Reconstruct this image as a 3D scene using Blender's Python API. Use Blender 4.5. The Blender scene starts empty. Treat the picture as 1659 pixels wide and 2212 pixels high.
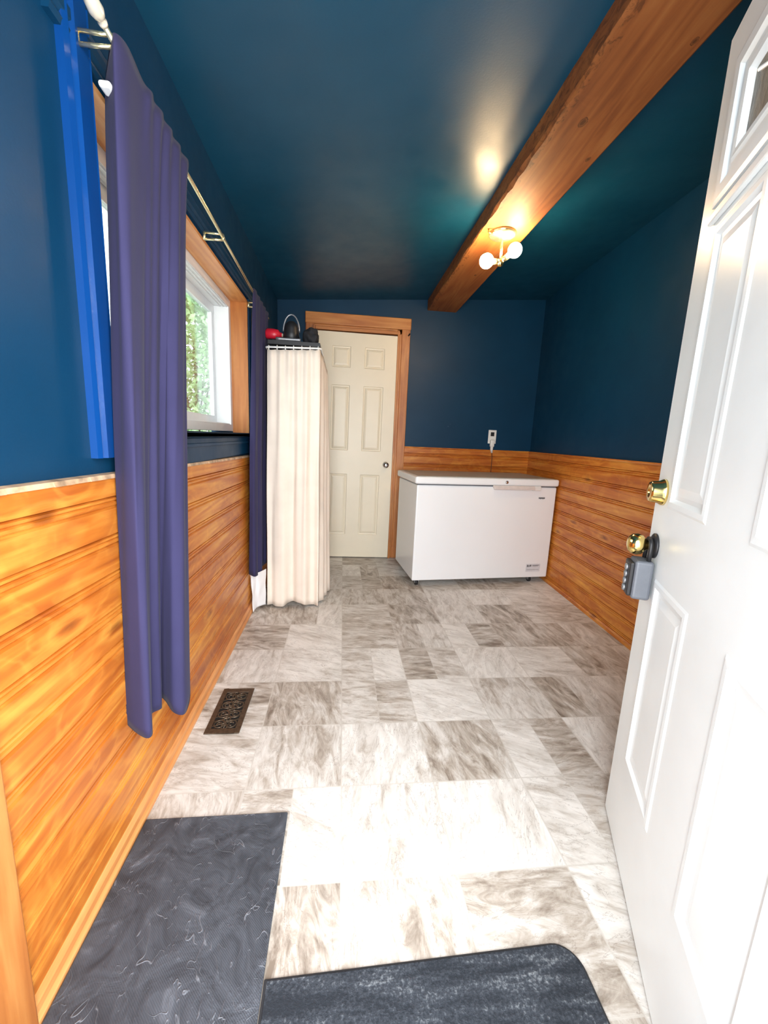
import bpy, bmesh, math, random
from mathutils import Vector, Matrix
from math import sin, cos, pi, radians
random.seed(7)
SC = bpy.context.scene
COL = SC.collection

# ------------------------------------------------------------------ camera, sky, lights, exposure
F_PX, YAW, PITCH, ROLL, CAM_H = 875.5, .1076, .1809, .044, 1.12
fw = Vector((sin(YAW)*cos(PITCH), cos(YAW)*cos(PITCH), -sin(PITCH)))
rt = Vector((cos(YAW), -sin(YAW), 0)); up = rt.cross(fw)
rt, up = cos(ROLL)*rt + sin(ROLL)*up, -sin(ROLL)*rt + cos(ROLL)*up
cd = bpy.data.cameras.new('camera'); cam = bpy.data.objects.new('camera', cd); COL.objects.link(cam)
M = Matrix((rt, up, -fw)).transposed().to_4x4(); M.translation = (0, 0, CAM_H)
cam.matrix_world = M
cd.sensor_fit = 'VERTICAL'; cd.sensor_height = 36; cd.lens = 36*F_PX/2212
cd.clip_start = .02; cd.clip_end = 200
SC.camera = cam
vs = SC.view_settings
vs.view_transform = 'Standard'; vs.look = 'None'; vs.gamma = 1; vs.use_curve_mapping = False
vs.exposure = 0.0
w = bpy.data.worlds.new('overcast_sky'); SC.world = w; w.use_nodes = True
bg = w.node_tree.nodes['Background']; bg.inputs[0].default_value = (.90, .96, 1.0, 1); bg.inputs[1].default_value = 6.0

def area(name, loc, direction, sx, sy, power, color, portal=False):
    l = bpy.data.lights.new(name, 'AREA'); l.shape = 'RECTANGLE'; l.size = sx; l.size_y = sy
    l.energy = power; l.color = color
    if portal: l.cycles.is_portal = True
    o = bpy.data.objects.new(name, l); COL.objects.link(o); o.location = loc
    o.rotation_euler = Vector(direction).to_track_quat('-Z', 'Z' if abs(direction[2]) < .9 else 'Y').to_euler()
    return o
# daylight coming through the open front doorway behind the photographer, and through the left window
area('doorway_daylight', (.10, -.10, 1.10), (-.5, 1, 0), .80, 1.9, 66, (.97, .98, 1.0))
area('window_portal', (-.80, 1.84, 1.48), (1, 0, 0), 1.6, .85, 1, (1, 1, 1), portal=True)

# ------------------------------------------------------------------ node helpers / materials
def mat(name):
    m = bpy.data.materials.new(name); m.use_nodes = True
    nt = m.node_tree; b = nt.nodes['Principled BSDF']
    return m, nt, b
def N(nt, typ, **kw):
    n = nt.nodes.new(typ)
    for k, v in kw.items():
        if k.startswith('i_'):
            n.inputs[int(k[2:])].default_value = v
        else: setattr(n, k, v)
    return n
def L(nt, a, b): nt.links.new(a, b)
def ramp(nt, stops, fac):
    r = N(nt, 'ShaderNodeValToRGB'); e = r.color_ramp.elements
    while len(e) < len(stops): e.new(.5)
    for el, (p, c) in zip(e, stops): el.position = p; el.color = (c[0], c[1], c[2], 1)
    L(nt, fac, r.inputs[0]); return r.outputs[0]
def math_n(nt, op, a, b=None, c=None):
    n = N(nt, 'ShaderNodeMath', operation=op)
    for i, x in enumerate((a, b, c)):
        if x is None: continue
        if isinstance(x, (int, float)): n.inputs[i].default_value = x
        else: L(nt, x, n.inputs[i])
    return n.outputs[0]
def mixc(nt, fac, a, b, blend='MIX'):
    n = N(nt, 'ShaderNodeMix', data_type='RGBA', blend_type=blend)
    for s, x in ((0, fac), (6, a), (7, b)):
        if isinstance(x, (int, float)): n.inputs[s].default_value = x
        elif isinstance(x, tuple): n.inputs[s].default_value = (*x, 1)
        else: L(nt, x, n.inputs[s])
    return n.outputs[2]
def coords(nt, scale=(1, 1, 1), loc=(0, 0, 0), rot=(0, 0, 0), world=True):
    t = N(nt, 'ShaderNodeNewGeometry' if world else 'ShaderNodeTexCoord')
    m = N(nt, 'ShaderNodeMapping'); m.inputs[1].default_value = loc; m.inputs[2].default_value = rot; m.inputs[3].default_value = scale
    L(nt, t.outputs['Position' if world else 'Object'], m.inputs[0]); return m.outputs[0]
def noise(nt, vec, scale, detail=4, rough=.55, dist=0):
    n = N(nt, 'ShaderNodeTexNoise'); n.inputs['Scale'].default_value = scale; n.inputs['Detail'].default_value = detail
    n.inputs['Roughness'].default_value = rough; n.inputs['Distortion'].default_value = dist
    if vec is not None: L(nt, vec, n.inputs['Vector'])
    return n.outputs['Fac']
def bump(nt, b, h, strength=.3, dist=.01):
    n = N(nt, 'ShaderNodeBump'); n.inputs['Strength'].default_value = strength; n.inputs['Distance'].default_value = dist
    L(nt, h, n.inputs['Height']); L(nt, n.outputs[0], b.inputs['Normal'])
def plain(name, col, rough=.5, metal=0, noise_amt=.06, nscale=30, spec=.5, coat=0, bmp=0, bscale=60):
    m, nt, b = mat(name)
    v = coords(nt)
    f = noise(nt, v, nscale)
    lo = tuple(c*(1-noise_amt) for c in col); hi = tuple(min(1, c*(1+noise_amt)) for c in col)
    L(nt, ramp(nt, [(.3, lo), (.7, hi)], f), b.inputs['Base Color'])
    b.inputs['Roughness'].default_value = rough; b.inputs['Metallic'].default_value = metal
    b.inputs['Specular IOR Level'].default_value = spec; b.inputs['Coat Weight'].default_value = coat
    if bmp: bump(nt, b, noise(nt, v, bscale), bmp, .002)
    return m

def wood(name, dark, mid, light, grain_axis='y', rough=.38, knot_amt=.8, spec=.5):
    """pine boards: streaks along grain_axis, growth-ring waves and elongated knots"""
    m, nt, b = mat(name)
    k = {'x': 0, 'y': 1, 'z': 2}[grain_axis]
    s = [1.0, 1.0, 1.0]; s[k] = .07
    v = coords(nt, tuple(s))
    s2 = [1.0, 1.0, 1.0]; s2[k] = .22
    v2 = coords(nt, tuple(s2), loc=(3.1, 1.7, 0))
    big = noise(nt, v2, 6, 3, .5, .6)
    fine = noise(nt, v, 60, 6, .6, .3)
    # ring pattern from warped noise
    wv = math_n(nt, 'FRACT', math_n(nt, 'MULTIPLY', noise(nt, v, 9, 2, .4, .35), 9.0))
    ring = math_n(nt, 'ABSOLUTE', math_n(nt, 'SUBTRACT', wv, .5))
    f = math_n(nt, 'ADD', math_n(nt, 'MULTIPLY', big, .55), math_n(nt, 'ADD', math_n(nt, 'MULTIPLY', fine, .35), math_n(nt, 'MULTIPLY', ring, .28)))
    c = ramp(nt, [(.32, dark), (.52, mid), (.74, light)], f)
    if knot_amt > 0:
        s3 = [7.5, 7.5, 7.5]; s3[k] = 2.6
        v3 = coords(nt, tuple(s3))
        vo = N(nt, 'ShaderNodeTexVoronoi'); vo.inputs['Scale'].default_value = 1; L(nt, v3, vo.inputs['Vector'])
        d = math_n(nt, 'ADD', vo.outputs['Distance'], math_n(nt, 'MULTIPLY', math_n(nt, 'SUBTRACT', fine, .5), .12))
        kf = ramp(nt, [(.03, (1, 1, 1)), (.13, (0, 0, 0))], d)
        kd = tuple(x*.38 for x in dark)
        c = mixc(nt, math_n(nt, 'MULTIPLY', kf, knot_amt), c, kd)
        halo = ramp(nt, [(.10, (0, 0, 0)), (.17, (1, 1, 1)), (.24, (0, 0, 0))], d)
        c = mixc(nt, math_n(nt, 'MULTIPLY', halo, .35), c, light)
    s4 = [5.0, 5.0, 5.0]; s4[k] = 3.0
    fl = noise(nt, coords(nt, tuple(s4)), 1.7, 2, .45, 1.6)
    arc_ = ramp(nt, [(0, (1, 1, 1)), (.085, (0, 0, 0))], math_n(nt, 'ABSOLUTE', math_n(nt, 'SUBTRACT', fl, .57)))
    c = mixc(nt, math_n(nt, 'MULTIPLY', math_n(nt, 'MULTIPLY', arc_, fine), .34 if knot_amt > .7 else .1), c, tuple(min(1, x*1.25) for x in light))
    L(nt, c, b.inputs['Base Color']); b.inputs['Roughness'].default_value = rough
    b.inputs['Specular IOR Level'].default_value = spec
    bump(nt, b, f, .25, .004)
    return m

def paint(name, col, rough=.42, scuff=.0, spec=.5):
    m, nt, b = mat(name)
    b.inputs['Specular IOR Level'].default_value = spec
    v = coords(nt)
    f = noise(nt, v, 3, 3)
    c = ramp(nt, [(.3, tuple(x*.92 for x in col)), (.7, tuple(x*1.07 for x in col))], f)
    if scuff:
        v2 = coords(nt, (1, 3, .8)); sc = noise(nt, v2, 22, 8, .72, 1.5)
        c = mixc(nt, math_n(nt, 'MULTIPLY', ramp(nt, [(.70, (0, 0, 0)), (.76, (1, 1, 1))], sc), scuff), c, (.35, .5, .6))
    L(nt, c, b.inputs['Base Color'])
    L(nt, ramp(nt, [(.3, (rough-.05,)*3), (.7, (rough+.06,)*3)], noise(nt, v, 9, 4)), b.inputs['Roughness'])
    bump(nt, b, noise(nt, v, 140, 4, .6), .10, .003)
    return m

MT = {}
MT['navy'] = paint('wall_navy_paint', (.0014, .034, .082), .46, .5, .26)
MT['navy_ceiling'] = paint('ceiling_teal_navy_paint', (.003, .054, .104), .40, 0, .42)
MT['navy_gloss'] = paint('gloss_blue_trim_paint', (.003, .045, .19), .14, .5)
PC = ((.31, .065, .007), (.50, .145, .016), (.72, .33, .055))
MT['pine'] = wood('orange_pine_panelling', *PC)
MT['pine_x'] = wood('orange_pine_panelling_cross', *PC, 'x')
MT['pine_trim'] = wood('pine_trim_boards', (.33, .095, .02), (.46, .16, .036), (.62, .28, .08), 'z', knot_amt=.5)
MT['pine_trim_y'] = wood('pine_trim_boards_long', (.50, .16, .04), (.66, .27, .08), (.80, .42, .16), 'y', knot_amt=.4)
MT['pine_trim_x'] = wood('pine_trim_boards_cross', (.33, .095, .02), (.46, .16, .036), (.62, .28, .08), 'x', knot_amt=.5)
MT['white_gloss'] = plain('white_enamel', (.86, .88, .90), .22, noise_amt=.015, nscale=2, coat=.2)
MT['white_plastic'] = plain('white_plastic', (.80, .80, .78), .35, noise_amt=.02)
MT['vinyl'] = plain('white_vinyl_frame', (.82, .83, .82), .3, noise_amt=.02)
MT['cream'] = plain('cream_door_paint', (.82, .74, .58), .38, noise_amt=.02, nscale=6)
MT['door_white'] = plain('front_door_white_paint', (.82, .87, .88), .3, noise_amt=.03, nscale=5)
MT['brass'] = plain('polished_brass', (.86, .66, .25), .16, 1, .04)
MT['brass_pale'] = plain('pale_brass', (.90, .80, .50), .25, .9, .04)
MT['chrome'] = plain('dull_chrome', (.55, .55, .55), .25, 1, .04)
MT['black'] = plain('black_plastic', (.012, .012, .014), .45)
MT['black_cloth'] = plain('black_cloth', (.012, .012, .015), .85, bmp=.4)
MT['grey_plastic'] = plain('grey_plastic', (.11, .12, .14), .45, bmp=.2, bscale=300)
MT['grey_metal'] = plain('grey_metal', (.30, .31, .33), .4, .7)
MT['red'] = plain('red_plastic', (.55, .012, .03), .35)
MT['bronze'] = plain('aged_bronze', (.13, .095, .065), .42, .7, .25, 80)
MT['duct_shade'] = plain('painted_duct_shade', (.006, .006, .006), .8)  # near-black colour standing in for shade below the register grille
MT['print_grey'] = plain('printed_grey_ink', (.12, .12, .13), .5)
MT['label_paper'] = plain('pale_label_paper', (.66, .68, .72), .5)

def fabric(name, col, sss=.0, weave=.04, rough=.9):
    m, nt, b = mat(name)
    v = coords(nt)
    f = noise(nt, v, 7, 3); g = noise(nt, coords(nt, (1, 1, .25)), 500, 2)
    c = ramp(nt, [(.3, tuple(x*.95 for x in col)), (.7, tuple(min(1, x*1.04) for x in col))], f)
    L(nt, c, b.inputs['Base Color']); b.inputs['Roughness'].default_value = rough
    b.inputs['Specular IOR Level'].default_value = .12
    b.inputs['Sheen Weight'].default_value = weave; b.inputs['Sheen Roughness'].default_value = .4
    bump(nt, b, g, .25, .001)
    return m
MT['navy_cloth'] = fabric('purple_navy_curtain_cloth', (.037, .034, .086))
MT['beige_cloth'] = fabric('cream_shower_curtain_cloth', (.80, .70, .60), weave=.03)
MT['white_cloth'] = fabric('white_liner_cloth', (.80, .79, .80), weave=.03)

def floor_mat():
    m, nt, b = mat('stone_look_vinyl_tile')
    g = N(nt, 'ShaderNodeNewGeometry'); sp = N(nt, 'ShaderNodeSeparateXYZ'); L(nt, g.outputs['Position'], sp.inputs[0])
    X = math_n(nt, 'DIVIDE', math_n(nt, 'SUBTRACT', sp.outputs[0], .023), .305)
    Y = math_n(nt, 'DIVIDE', math_n(nt, 'SUBTRACT', sp.outputs[1], .850), .290)
    ix, iy = math_n(nt, 'FLOOR', X), math_n(nt, 'FLOOR', Y)
    fx, fy = math_n(nt, 'FRACT', X), math_n(nt, 'FRACT', Y)
    def wn(off):
        c = N(nt, 'ShaderNodeCombineXYZ'); L(nt, ix, c.inputs[0]); L(nt, iy, c.inputs[1]); c.inputs[2].default_value = off
        wnn = N(nt, 'ShaderNodeTexWhiteNoise', noise_dimensions='3D'); L(nt, c.outputs[0], wnn.inputs['Vector']); return wnn.outputs['Value']
    r0 = wn(1.5)
    split = math_n(nt, 'GREATER_THAN', r0, .74)                       # some tiles are two half tiles
    half = math_n(nt, 'MULTIPLY', split, math_n(nt, 'GREATER_THAN', fx, .5))
    c2 = N(nt, 'ShaderNodeCombineXYZ'); L(nt, math_n(nt, 'ADD', ix, math_n(nt, 'MULTIPLY', half, .37)), c2.inputs[0]); L(nt, iy, c2.inputs[1]); c2.inputs[2].default_value = 7.7
    w2 = N(nt, 'ShaderNodeTexWhiteNoise', noise_dimensions='3D'); L(nt, c2.outputs[0], w2.inputs['Vector'])
    tone = w2.outputs['Value']
    flip = math_n(nt, 'GREATER_THAN', w2.outputs['Color'], .55) if False else math_n(nt, 'GREATER_THAN', wn(4.2), .5)
    # vein coordinates, turned a quarter on half of the tiles, and shifted per tile
    ang = math_n(nt, 'ADD', math_n(nt, 'MULTIPLY', flip, 1.35), math_n(nt, 'MULTIPLY', tone, .5))
    rot = N(nt, 'ShaderNodeVectorRotate', rotation_type='Z_AXIS'); L(nt, g.outputs['Position'], rot.inputs['Vector']); L(nt, ang, rot.inputs['Angle'])
    off = N(nt, 'ShaderNodeCombineXYZ'); L(nt, math_n(nt, 'MULTIPLY', tone, 17), off.inputs[0]); L(nt, math_n(nt, 'MULTIPLY', r0, 11), off.inputs[1])
    add = N(nt, 'ShaderNodeVectorMath', operation='ADD'); L(nt, rot.outputs[0], add.inputs[0]); L(nt, off.outputs[0], add.inputs[1])
    mp = N(nt, 'ShaderNodeMapping'); mp.inputs[3].default_value = (2.4, 7.5, 1); L(nt, add.outputs[0], mp.inputs[0])
    mp2 = N(nt, 'ShaderNodeMapping'); mp2.inputs[3].default_value = (4.5, 10, 1); L(nt, add.outputs[0], mp2.inputs[0])
    vein = noise(nt, mp.outputs[0], 2.6, 8, .68, 1.3)
    cloud = noise(nt, mp2.outputs[0], 1.1, 5, .6, .8)
    f = math_n(nt, 'ADD', math_n(nt, 'MULTIPLY', vein, .75), math_n(nt, 'ADD', math_n(nt, 'MULTIPLY', cloud, .45), math_n(nt, 'MULTIPLY', math_n(nt, 'SUBTRACT', tone, .5), .21)))
    c = ramp(nt, [(.36, (.20, .16, .125)), (.49, (.43, .38, .325)), (.60, (.62, .59, .545)), (.76, (.80, .78, .74))], f)
    # thin dark cracks
    ck = noise(nt, mp.outputs[0], 1.7, 6, .62, 2.2)
    ckl = math_n(nt, 'LESS_THAN', math_n(nt, 'ABSOLUTE', math_n(nt, 'SUBTRACT', ck, .5)), .006)
    c = mixc(nt, math_n(nt, 'MULTIPLY', ckl, .45), c, (.22, .18, .15))
    # printed joints
    def edge(fr, wd):
        return math_n(nt, 'GREATER_THAN', math_n(nt, 'ABSOLUTE', math_n(nt, 'SUBTRACT', fr, .5)), .5-wd)
    j = math_n(nt, 'MAXIMUM', edge(fx, .008), edge(fy, .008))
    jh = math_n(nt, 'MULTIPLY', split, math_n(nt, 'LESS_THAN', math_n(nt, 'ABSOLUTE', math_n(nt, 'SUBTRACT', fx, .5)), .005))
    j = math_n(nt, 'MAXIMUM', j, jh)
    c = mixc(nt, math_n(nt, 'MULTIPLY', j, .7), c, (.56, .53, .48))
    L(nt, c, b.inputs['Base Color'])
    b.inputs['Roughness'].default_value = .42; b.inputs['Specular IOR Level'].default_value = .4
    bump(nt, b, f, .2, .003)
    return m
MT['floor'] = floor_mat()

def rubber_slate():
    m, nt, b = mat('embossed_black_rubber')
    v = coords(nt)
    n1 = noise(nt, v, 9, 8, .62, 2.2)
    ridge = math_n(nt, 'ABSOLUTE', math_n(nt, 'SUBTRACT', noise(nt, coords(nt, (1, .6, 1), rot=(0, 0, .6)), 13, 2, .5, 1.6), .5))
    lines = math_n(nt, 'MULTIPLY', ramp(nt, [(0, (1, 1, 1)), (.009, (0, 0, 0))], ridge), ramp(nt, [(.38, (0, 0, 0)), (.52, (1, 1, 1))], noise(nt, v, 11, 2)))
    c = ramp(nt, [(.3, (.026, .030, .038)), (.6, (.066, .075, .092)), (.8, (.15, .165, .195))], n1)
    c = mixc(nt, math_n(nt, 'MULTIPLY', lines, math_n(nt, 'MULTIPLY', noise(nt, v, 14, 3), .9)), c, (.30, .32, .36))
    speck = ramp(nt, [(.70, (0, 0, 0)), (.78, (1, 1, 1))], noise(nt, v, 90, 3, .6))
    c = mixc(nt, math_n(nt, 'MULTIPLY', speck, .45), c, (.30, .32, .35))
    L(nt, c, b.inputs['Base Color']); b.inputs['Roughness'].default_value = .55
    wv = N(nt, 'ShaderNodeTexWave', wave_type='BANDS', bands_direction='DIAGONAL'); wv.inputs['Scale'].default_value = 130; L(nt, v, wv.inputs['Vector'])
    h = math_n(nt, 'ADD', math_n(nt, 'MULTIPLY', n1, 1.0), math_n(nt, 'ADD', math_n(nt, 'MULTIPLY', wv.outputs['Fac'], .05), math_n(nt, 'MULTIPLY', lines, .25)))
    bump(nt, b, h, .8, .006)
    return m
MT['slate_rubber'] = rubber_slate()

def ribbed():
    m, nt, b = mat('worn_ribbed_mat_pile')
    v = coords(nt); vs_ = coords(nt, (5, 26, 1), rot=(0, 0, 0)); vt = coords(nt, (3.0, 5.5, 1))
    st = noise(nt, vs_, 1.2, 5, .6, .2); gr = noise(nt, v, 130, 4, .75); cl = noise(nt, vt, 1.6, 4)
    f = math_n(nt, 'ADD', math_n(nt, 'MULTIPLY', st, .55), math_n(nt, 'ADD', math_n(nt, 'MULTIPLY', gr, .55), math_n(nt, 'MULTIPLY', cl, .15)))
    c = ramp(nt, [(.56, (.010, .014, .021)), (.68, (.035, .042, .054)), (.78, (.16, .175, .19)), (.88, (.42, .43, .42))], f)
    L(nt, c, b.inputs['Base Color']); b.inputs['Roughness'].default_value = .9
    bump(nt, b, f, .8, .006)
    return m
MT['ribbed'] = ribbed()

def emis(name, col, s):
    m, nt, b = mat(name)
    b.inputs['Base Color'].default_value = (*col, 1); b.inputs['Emission Color'].default_value = (*col, 1); b.inputs['Emission Strength'].default_value = s
    return m
MT['bulb'] = emis('lit_bulb_glass', (1.0, .70, .38), 230)
def glass_mat(name, col, rough):
    m, nt, b = mat(name)
    b.inputs['Base Color'].default_value = (*col, 1); b.inputs['Transmission Weight'].default_value = 1; b.inputs['Roughness'].default_value = rough
    b.inputs['IOR'].default_value = 1.45
    return m, nt, b
def clear_pane():
    m = bpy.data.materials.new('clear_window_glass'); m.use_nodes = True; nt = m.node_tree
    for n in list(nt.nodes): nt.nodes.remove(n)
    o = N(nt, 'ShaderNodeOutputMaterial'); t = N(nt, 'ShaderNodeBsdfTransparent'); g = N(nt, 'ShaderNodeBsdfGlossy'); g.inputs['Roughness'].default_value = .02
    t.inputs[0].default_value = (.93, .97, .95, 1)
    fr = N(nt, 'ShaderNodeFresnel'); fr.inputs[0].default_value = 1.45; mx = N(nt, 'ShaderNodeMixShader')
    f2 = math_n(nt, 'MULTIPLY', fr.outputs[0], .6)
    L(nt, f2, mx.inputs[0]); L(nt, t.outputs[0], mx.inputs[1]); L(nt, g.outputs[0], mx.inputs[2]); L(nt, mx.outputs[0], o.inputs[0])
    return m
MT['pane'] = clear_pane()
def obscure():
    m, nt, b = mat('bronze_textured_glass')
    v = coords(nt, (1, 1, .35)); f = noise(nt, v, 70, 5, .7, 1)
    L(nt, ramp(nt, [(.35, (.10, .078, .052)), (.65, (.27, .22, .155))], f), b.inputs['Base Color'])
    b.inputs['Roughness'].default_value = .4; b.inputs['Transmission Weight'].default_value = .15
    bump(nt, b, f, .6, .004)
    return m
MT['obscure'] = obscure()
MT['leaf'] = plain('bush_leaf', (.42, .60, .32), .6, noise_amt=.5, nscale=6)
MT['bark'] = plain('bark', (.12, .08, .05), .9, noise_amt=.3)
MT['gravel'] = plain('pale_gravel_ground', (.42, .41, .38), .9, noise_amt=.2, nscale=8)
MT['siding'] = plain('pale_siding', (.62, .64, .62), .6, noise_amt=.03)

# ------------------------------------------------------------------ mesh helpers
def obj(name, bm, m, parent=None, smooth=False, bevel=0, loc=None, rotz=0, seg=2):
    bmesh.ops.remove_doubles(bm, verts=bm.verts, dist=1e-6)
    bmesh.ops.recalc_face_normals(bm, faces=bm.faces)
    me = bpy.data.meshes.new(name); bm.to_mesh(me); bm.free()
    if smooth:
        for p in me.polygons: p.use_smooth = True
    for mm in (m if isinstance(m, (list, tuple)) else [m]): me.materials.append(mm)
    o = bpy.data.objects.new(name, me); COL.objects.link(o)
    if parent is not None: o.parent = parent
    if loc is not None: o.location = loc
    o.rotation_euler.z = rotz
    if bevel:
        md = o.modifiers.new('bevel', 'BEVEL'); md.width = bevel; md.segments = seg; md.limit_method = 'ANGLE'; md.angle_limit = radians(40)
    return o
def empty(name, loc=(0, 0, 0), rotz=0, parent=None):
    o = bpy.data.objects.new(name, None); COL.objects.link(o); o.location = loc; o.rotation_euler.z = rotz; o.empty_display_size = .05
    if parent: o.parent = parent
    return o
def tag(o, label=None, cat=None, group=None, kind=None):
    if label: o['label'] = label
    if cat: o['category'] = cat
    if group: o['group'] = group
    if kind: o['kind'] = kind
    return o
def S(o, label=None): o['kind'] = 'structure'; return tag(o, label)
def box(bm, x0, x1, y0, y1, z0, z1):
    v = [bm.verts.new(p) for p in ((x0, y0, z0), (x1, y0, z0), (x1, y1, z0), (x0, y1, z0), (x0, y0, z1), (x1, y0, z1), (x1, y1, z1), (x0, y1, z1))]
    for f in ((3, 2, 1, 0), (4, 5, 6, 7), (0, 1, 5, 4), (1, 2, 6, 5), (2, 3, 7, 6), (3, 0, 4, 7)): bm.faces.new([v[i] for i in f])
    return v
def B(*boxes):
    bm = bmesh.new()
    for b in boxes: box(bm, *b)
    return bm
def tube(bm, pts, r, n=10, cap=True):
    pts = [Vector(p) for p in pts]; rings = []
    rr = r if isinstance(r, (list, tuple)) else [r]*len(pts)
    prev = None
    for i, p in enumerate(pts):
        d = (pts[min(i+1, len(pts)-1)] - pts[max(i-1, 0)]).normalized()
        if prev is None:
            a = Vector((0, 0, 1)) if abs(d.z) < .9 else Vector((1, 0, 0)); u = d.cross(a).normalized()
        else:
            u = (prev - d*prev.dot(d)).normalized()
        prev = u; v = d.cross(u)
        rings.append([bm.verts.new(p + rr[i]*(cos(2*pi*k/n)*u + sin(2*pi*k/n)*v)) for k in range(n)])
    for a, b in zip(rings, rings[1:]):
        for k in range(n): bm.faces.new((a[k], a[(k+1) % n], b[(k+1) % n], b[k]))
    if cap: bm.faces.new(rings[0][::-1]); bm.faces.new(rings[-1])
    return bm
def lathe(bm, prof, n=24, origin=(0, 0, 0), axis=(0, 0, 1)):
    q = Vector((0, 0, 1)).rotation_difference(Vector(axis).normalized()); o = Vector(origin); rings = []
    for r, z in prof:
        if r < 1e-5: rings.append([bm.verts.new(o + q @ Vector((0, 0, z)))])
        else: rings.append([bm.verts.new(o + q @ Vector((r*cos(2*pi*k/n), r*sin(2*pi*k/n), z))) for k in range(n)])
    for a, b in zip(rings, rings[1:]):
        for k in range(n):
            k2 = (k+1) % n
            if len(a) == 1 and len(b) == 1: continue
            if len(a) == 1: bm.faces.new((a[0], b[k2], b[k]))
            elif len(b) == 1: bm.faces.new((a[k], a[k2], b[0]))
            else: bm.faces.new((a[k], a[k2], b[k2], b[k]))
    return bm
def extrude_profile(bm, prof, p0, p1, U, V):
    """closed 2-D profile (u,v) swept from p0 to p1"""
    U, V = Vector(U), Vector(V)
    a = [bm.verts.new(Vector(p0)+U*u+V*v) for u, v in prof]; b = [bm.verts.new(Vector(p1)+U*u+V*v) for u, v in prof]
    n = len(prof)
    for i in range(n): bm.faces.new((a[i], a[(i+1) % n], b[(i+1) % n], b[i]))
    bm.faces.new(a[::-1]); bm.faces.new(b)

# ------------------------------------------------------------------ room dimensions
XL, YB, YF = -.57, 3.72, .25          # left wall, back wall, inside of front wall
def xr(y): return 1.765 - .056*(YB - y)
def zc(x): return 2.215 + .0724*(x - XL)
WY0, WY1, WZ0, WZ1 = 1.095, 2.59, 1.112, 1.862   # window hole in the left wall

S(obj('floor', B((-.75, 2.1, .05, 3.9, -.05, 0)), MT['floor']))
bm = bmesh.new()
x0, x1 = -.9, 2.15
vv = [bm.verts.new((x, y, zc(x)+dz)) for dz in (0, .08) for x, y in ((x0, .05), (x1, .05), (x1, 3.9), (x0, 3.9))]
for f in ((0, 1, 2, 3), (7, 6, 5, 4), (0, 4, 5, 1), (1, 5, 6, 2), (2, 6, 7, 3), (3, 7, 4, 0)): bm.faces.new([vv[i] for i in f])
S(obj('ceiling', bm, MT['navy_ceiling']))
def zcap(x): return zc(x)+.02
S(obj('wall_left', B((XL-.22, XL, .05, WY0, 0, 2.22), (XL-.22, XL, WY1, 3.9, 0, 2.22), (XL-.22, XL, WY0, WY1, 0, WZ0), (XL-.22, XL, WY0, WY1, WZ1, 2.22)), MT['navy']))
S(obj('wall_back', B((-.78, 2.1, YB, 3.95, 0, 2.42)), MT['navy']))
bm = bmesh.new()
pa = [(xr(.05), .05), (xr(3.72)+.0, 3.72), (xr(3.72)+.15, 3.72), (xr(.05)+.15, .05)]
lo = [bm.verts.new((x, y, 0)) for x, y in pa]; hi = [bm.verts.new((x, y, 2.41)) for x, y in pa]
bm.faces.new(lo[::-1]); bm.faces.new(hi)
for i in range(4): bm.faces.new((lo[i], lo[(i+1) % 4], hi[(i+1) % 4], hi[i]))
S(obj('wall_right', bm, MT['navy']))
# front wall with the open doorway the picture is taken from
DX0, DX1 = -.37, .53
S(obj('wall_front', B((XL, DX0, .10, YF, 0, 2.22), (DX1, xr(.2), .10, YF, 0, 2.27), (DX0, DX1, .10, YF, 2.06, 2.27)), MT['navy']))

# ------------------------------------------------------------------ pine wainscot: grooved tongue-and-groove boards
def wains_profile(z1, pitch=.094, z0=.0):
    """(z, depth) polyline from the floor up: wide gently crowned boards parted by a pair of beads"""
    pts = []
    z = z1 - .052; tops = []
    while z > z0: tops.append(z); z -= pitch
    pts.append((z0, .012))
    for t in sorted(tops):
        for dz, d in ((-.028, .016), (-.024, .010), (-.020, .0145), (-.014, .0145), (-.011, .010), (-.008, .0145), (-.003, .0145), (0, .007), (.003, .016)):
            if t+dz > z0+.004: pts.append((t+dz, d))
    pts.append((z1, .016))
    return pts
def wainscot(name, p0, p1, nrm, z1, m, shear=0):
    bm = bmesh.new(); prof = wains_profile(z1); n = Vector(nrm); p0, p1 = Vector(p0), Vector(p1)
    ln = (p1-p0).length; ring = []
    for p, s in ((p0, 0), (p1, ln)):
        col = [bm.verts.new(p + n*d + Vector((0, 0, z*(1-shear*s)))) for z, d in prof]
        col.append(bm.verts.new(p + Vector((0, 0, z1*(1-shear*s))))); col.insert(0, bm.verts.new(p.copy())); ring.append(col)
    for i in range(len(ring[0])-1): bm.faces.new((ring[0][i], ring[1][i], ring[1][i+1], ring[0][i+1]))
    bm.faces.new(ring[0]); bm.faces.new(ring[1][::-1])
    return S(obj(name, bm, m))
SH = .016
wl = wainscot('trim_1', (XL, .26, 0), (XL, YB, 0), (1, 0, 0), 1.013, MT['pine'], SH)
wr_ = wainscot('trim_2', (xr(YB), YB, 0), (xr(YF), YF, 0), Vector((-1, -.056, 0)).normalized(), 1.045, MT['pine'])
wb = wainscot('trim_3', (.55, YB, 0), (xr(YB), YB, 0), (0, -1, 0), 1.045, MT['pine_x'])
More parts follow.
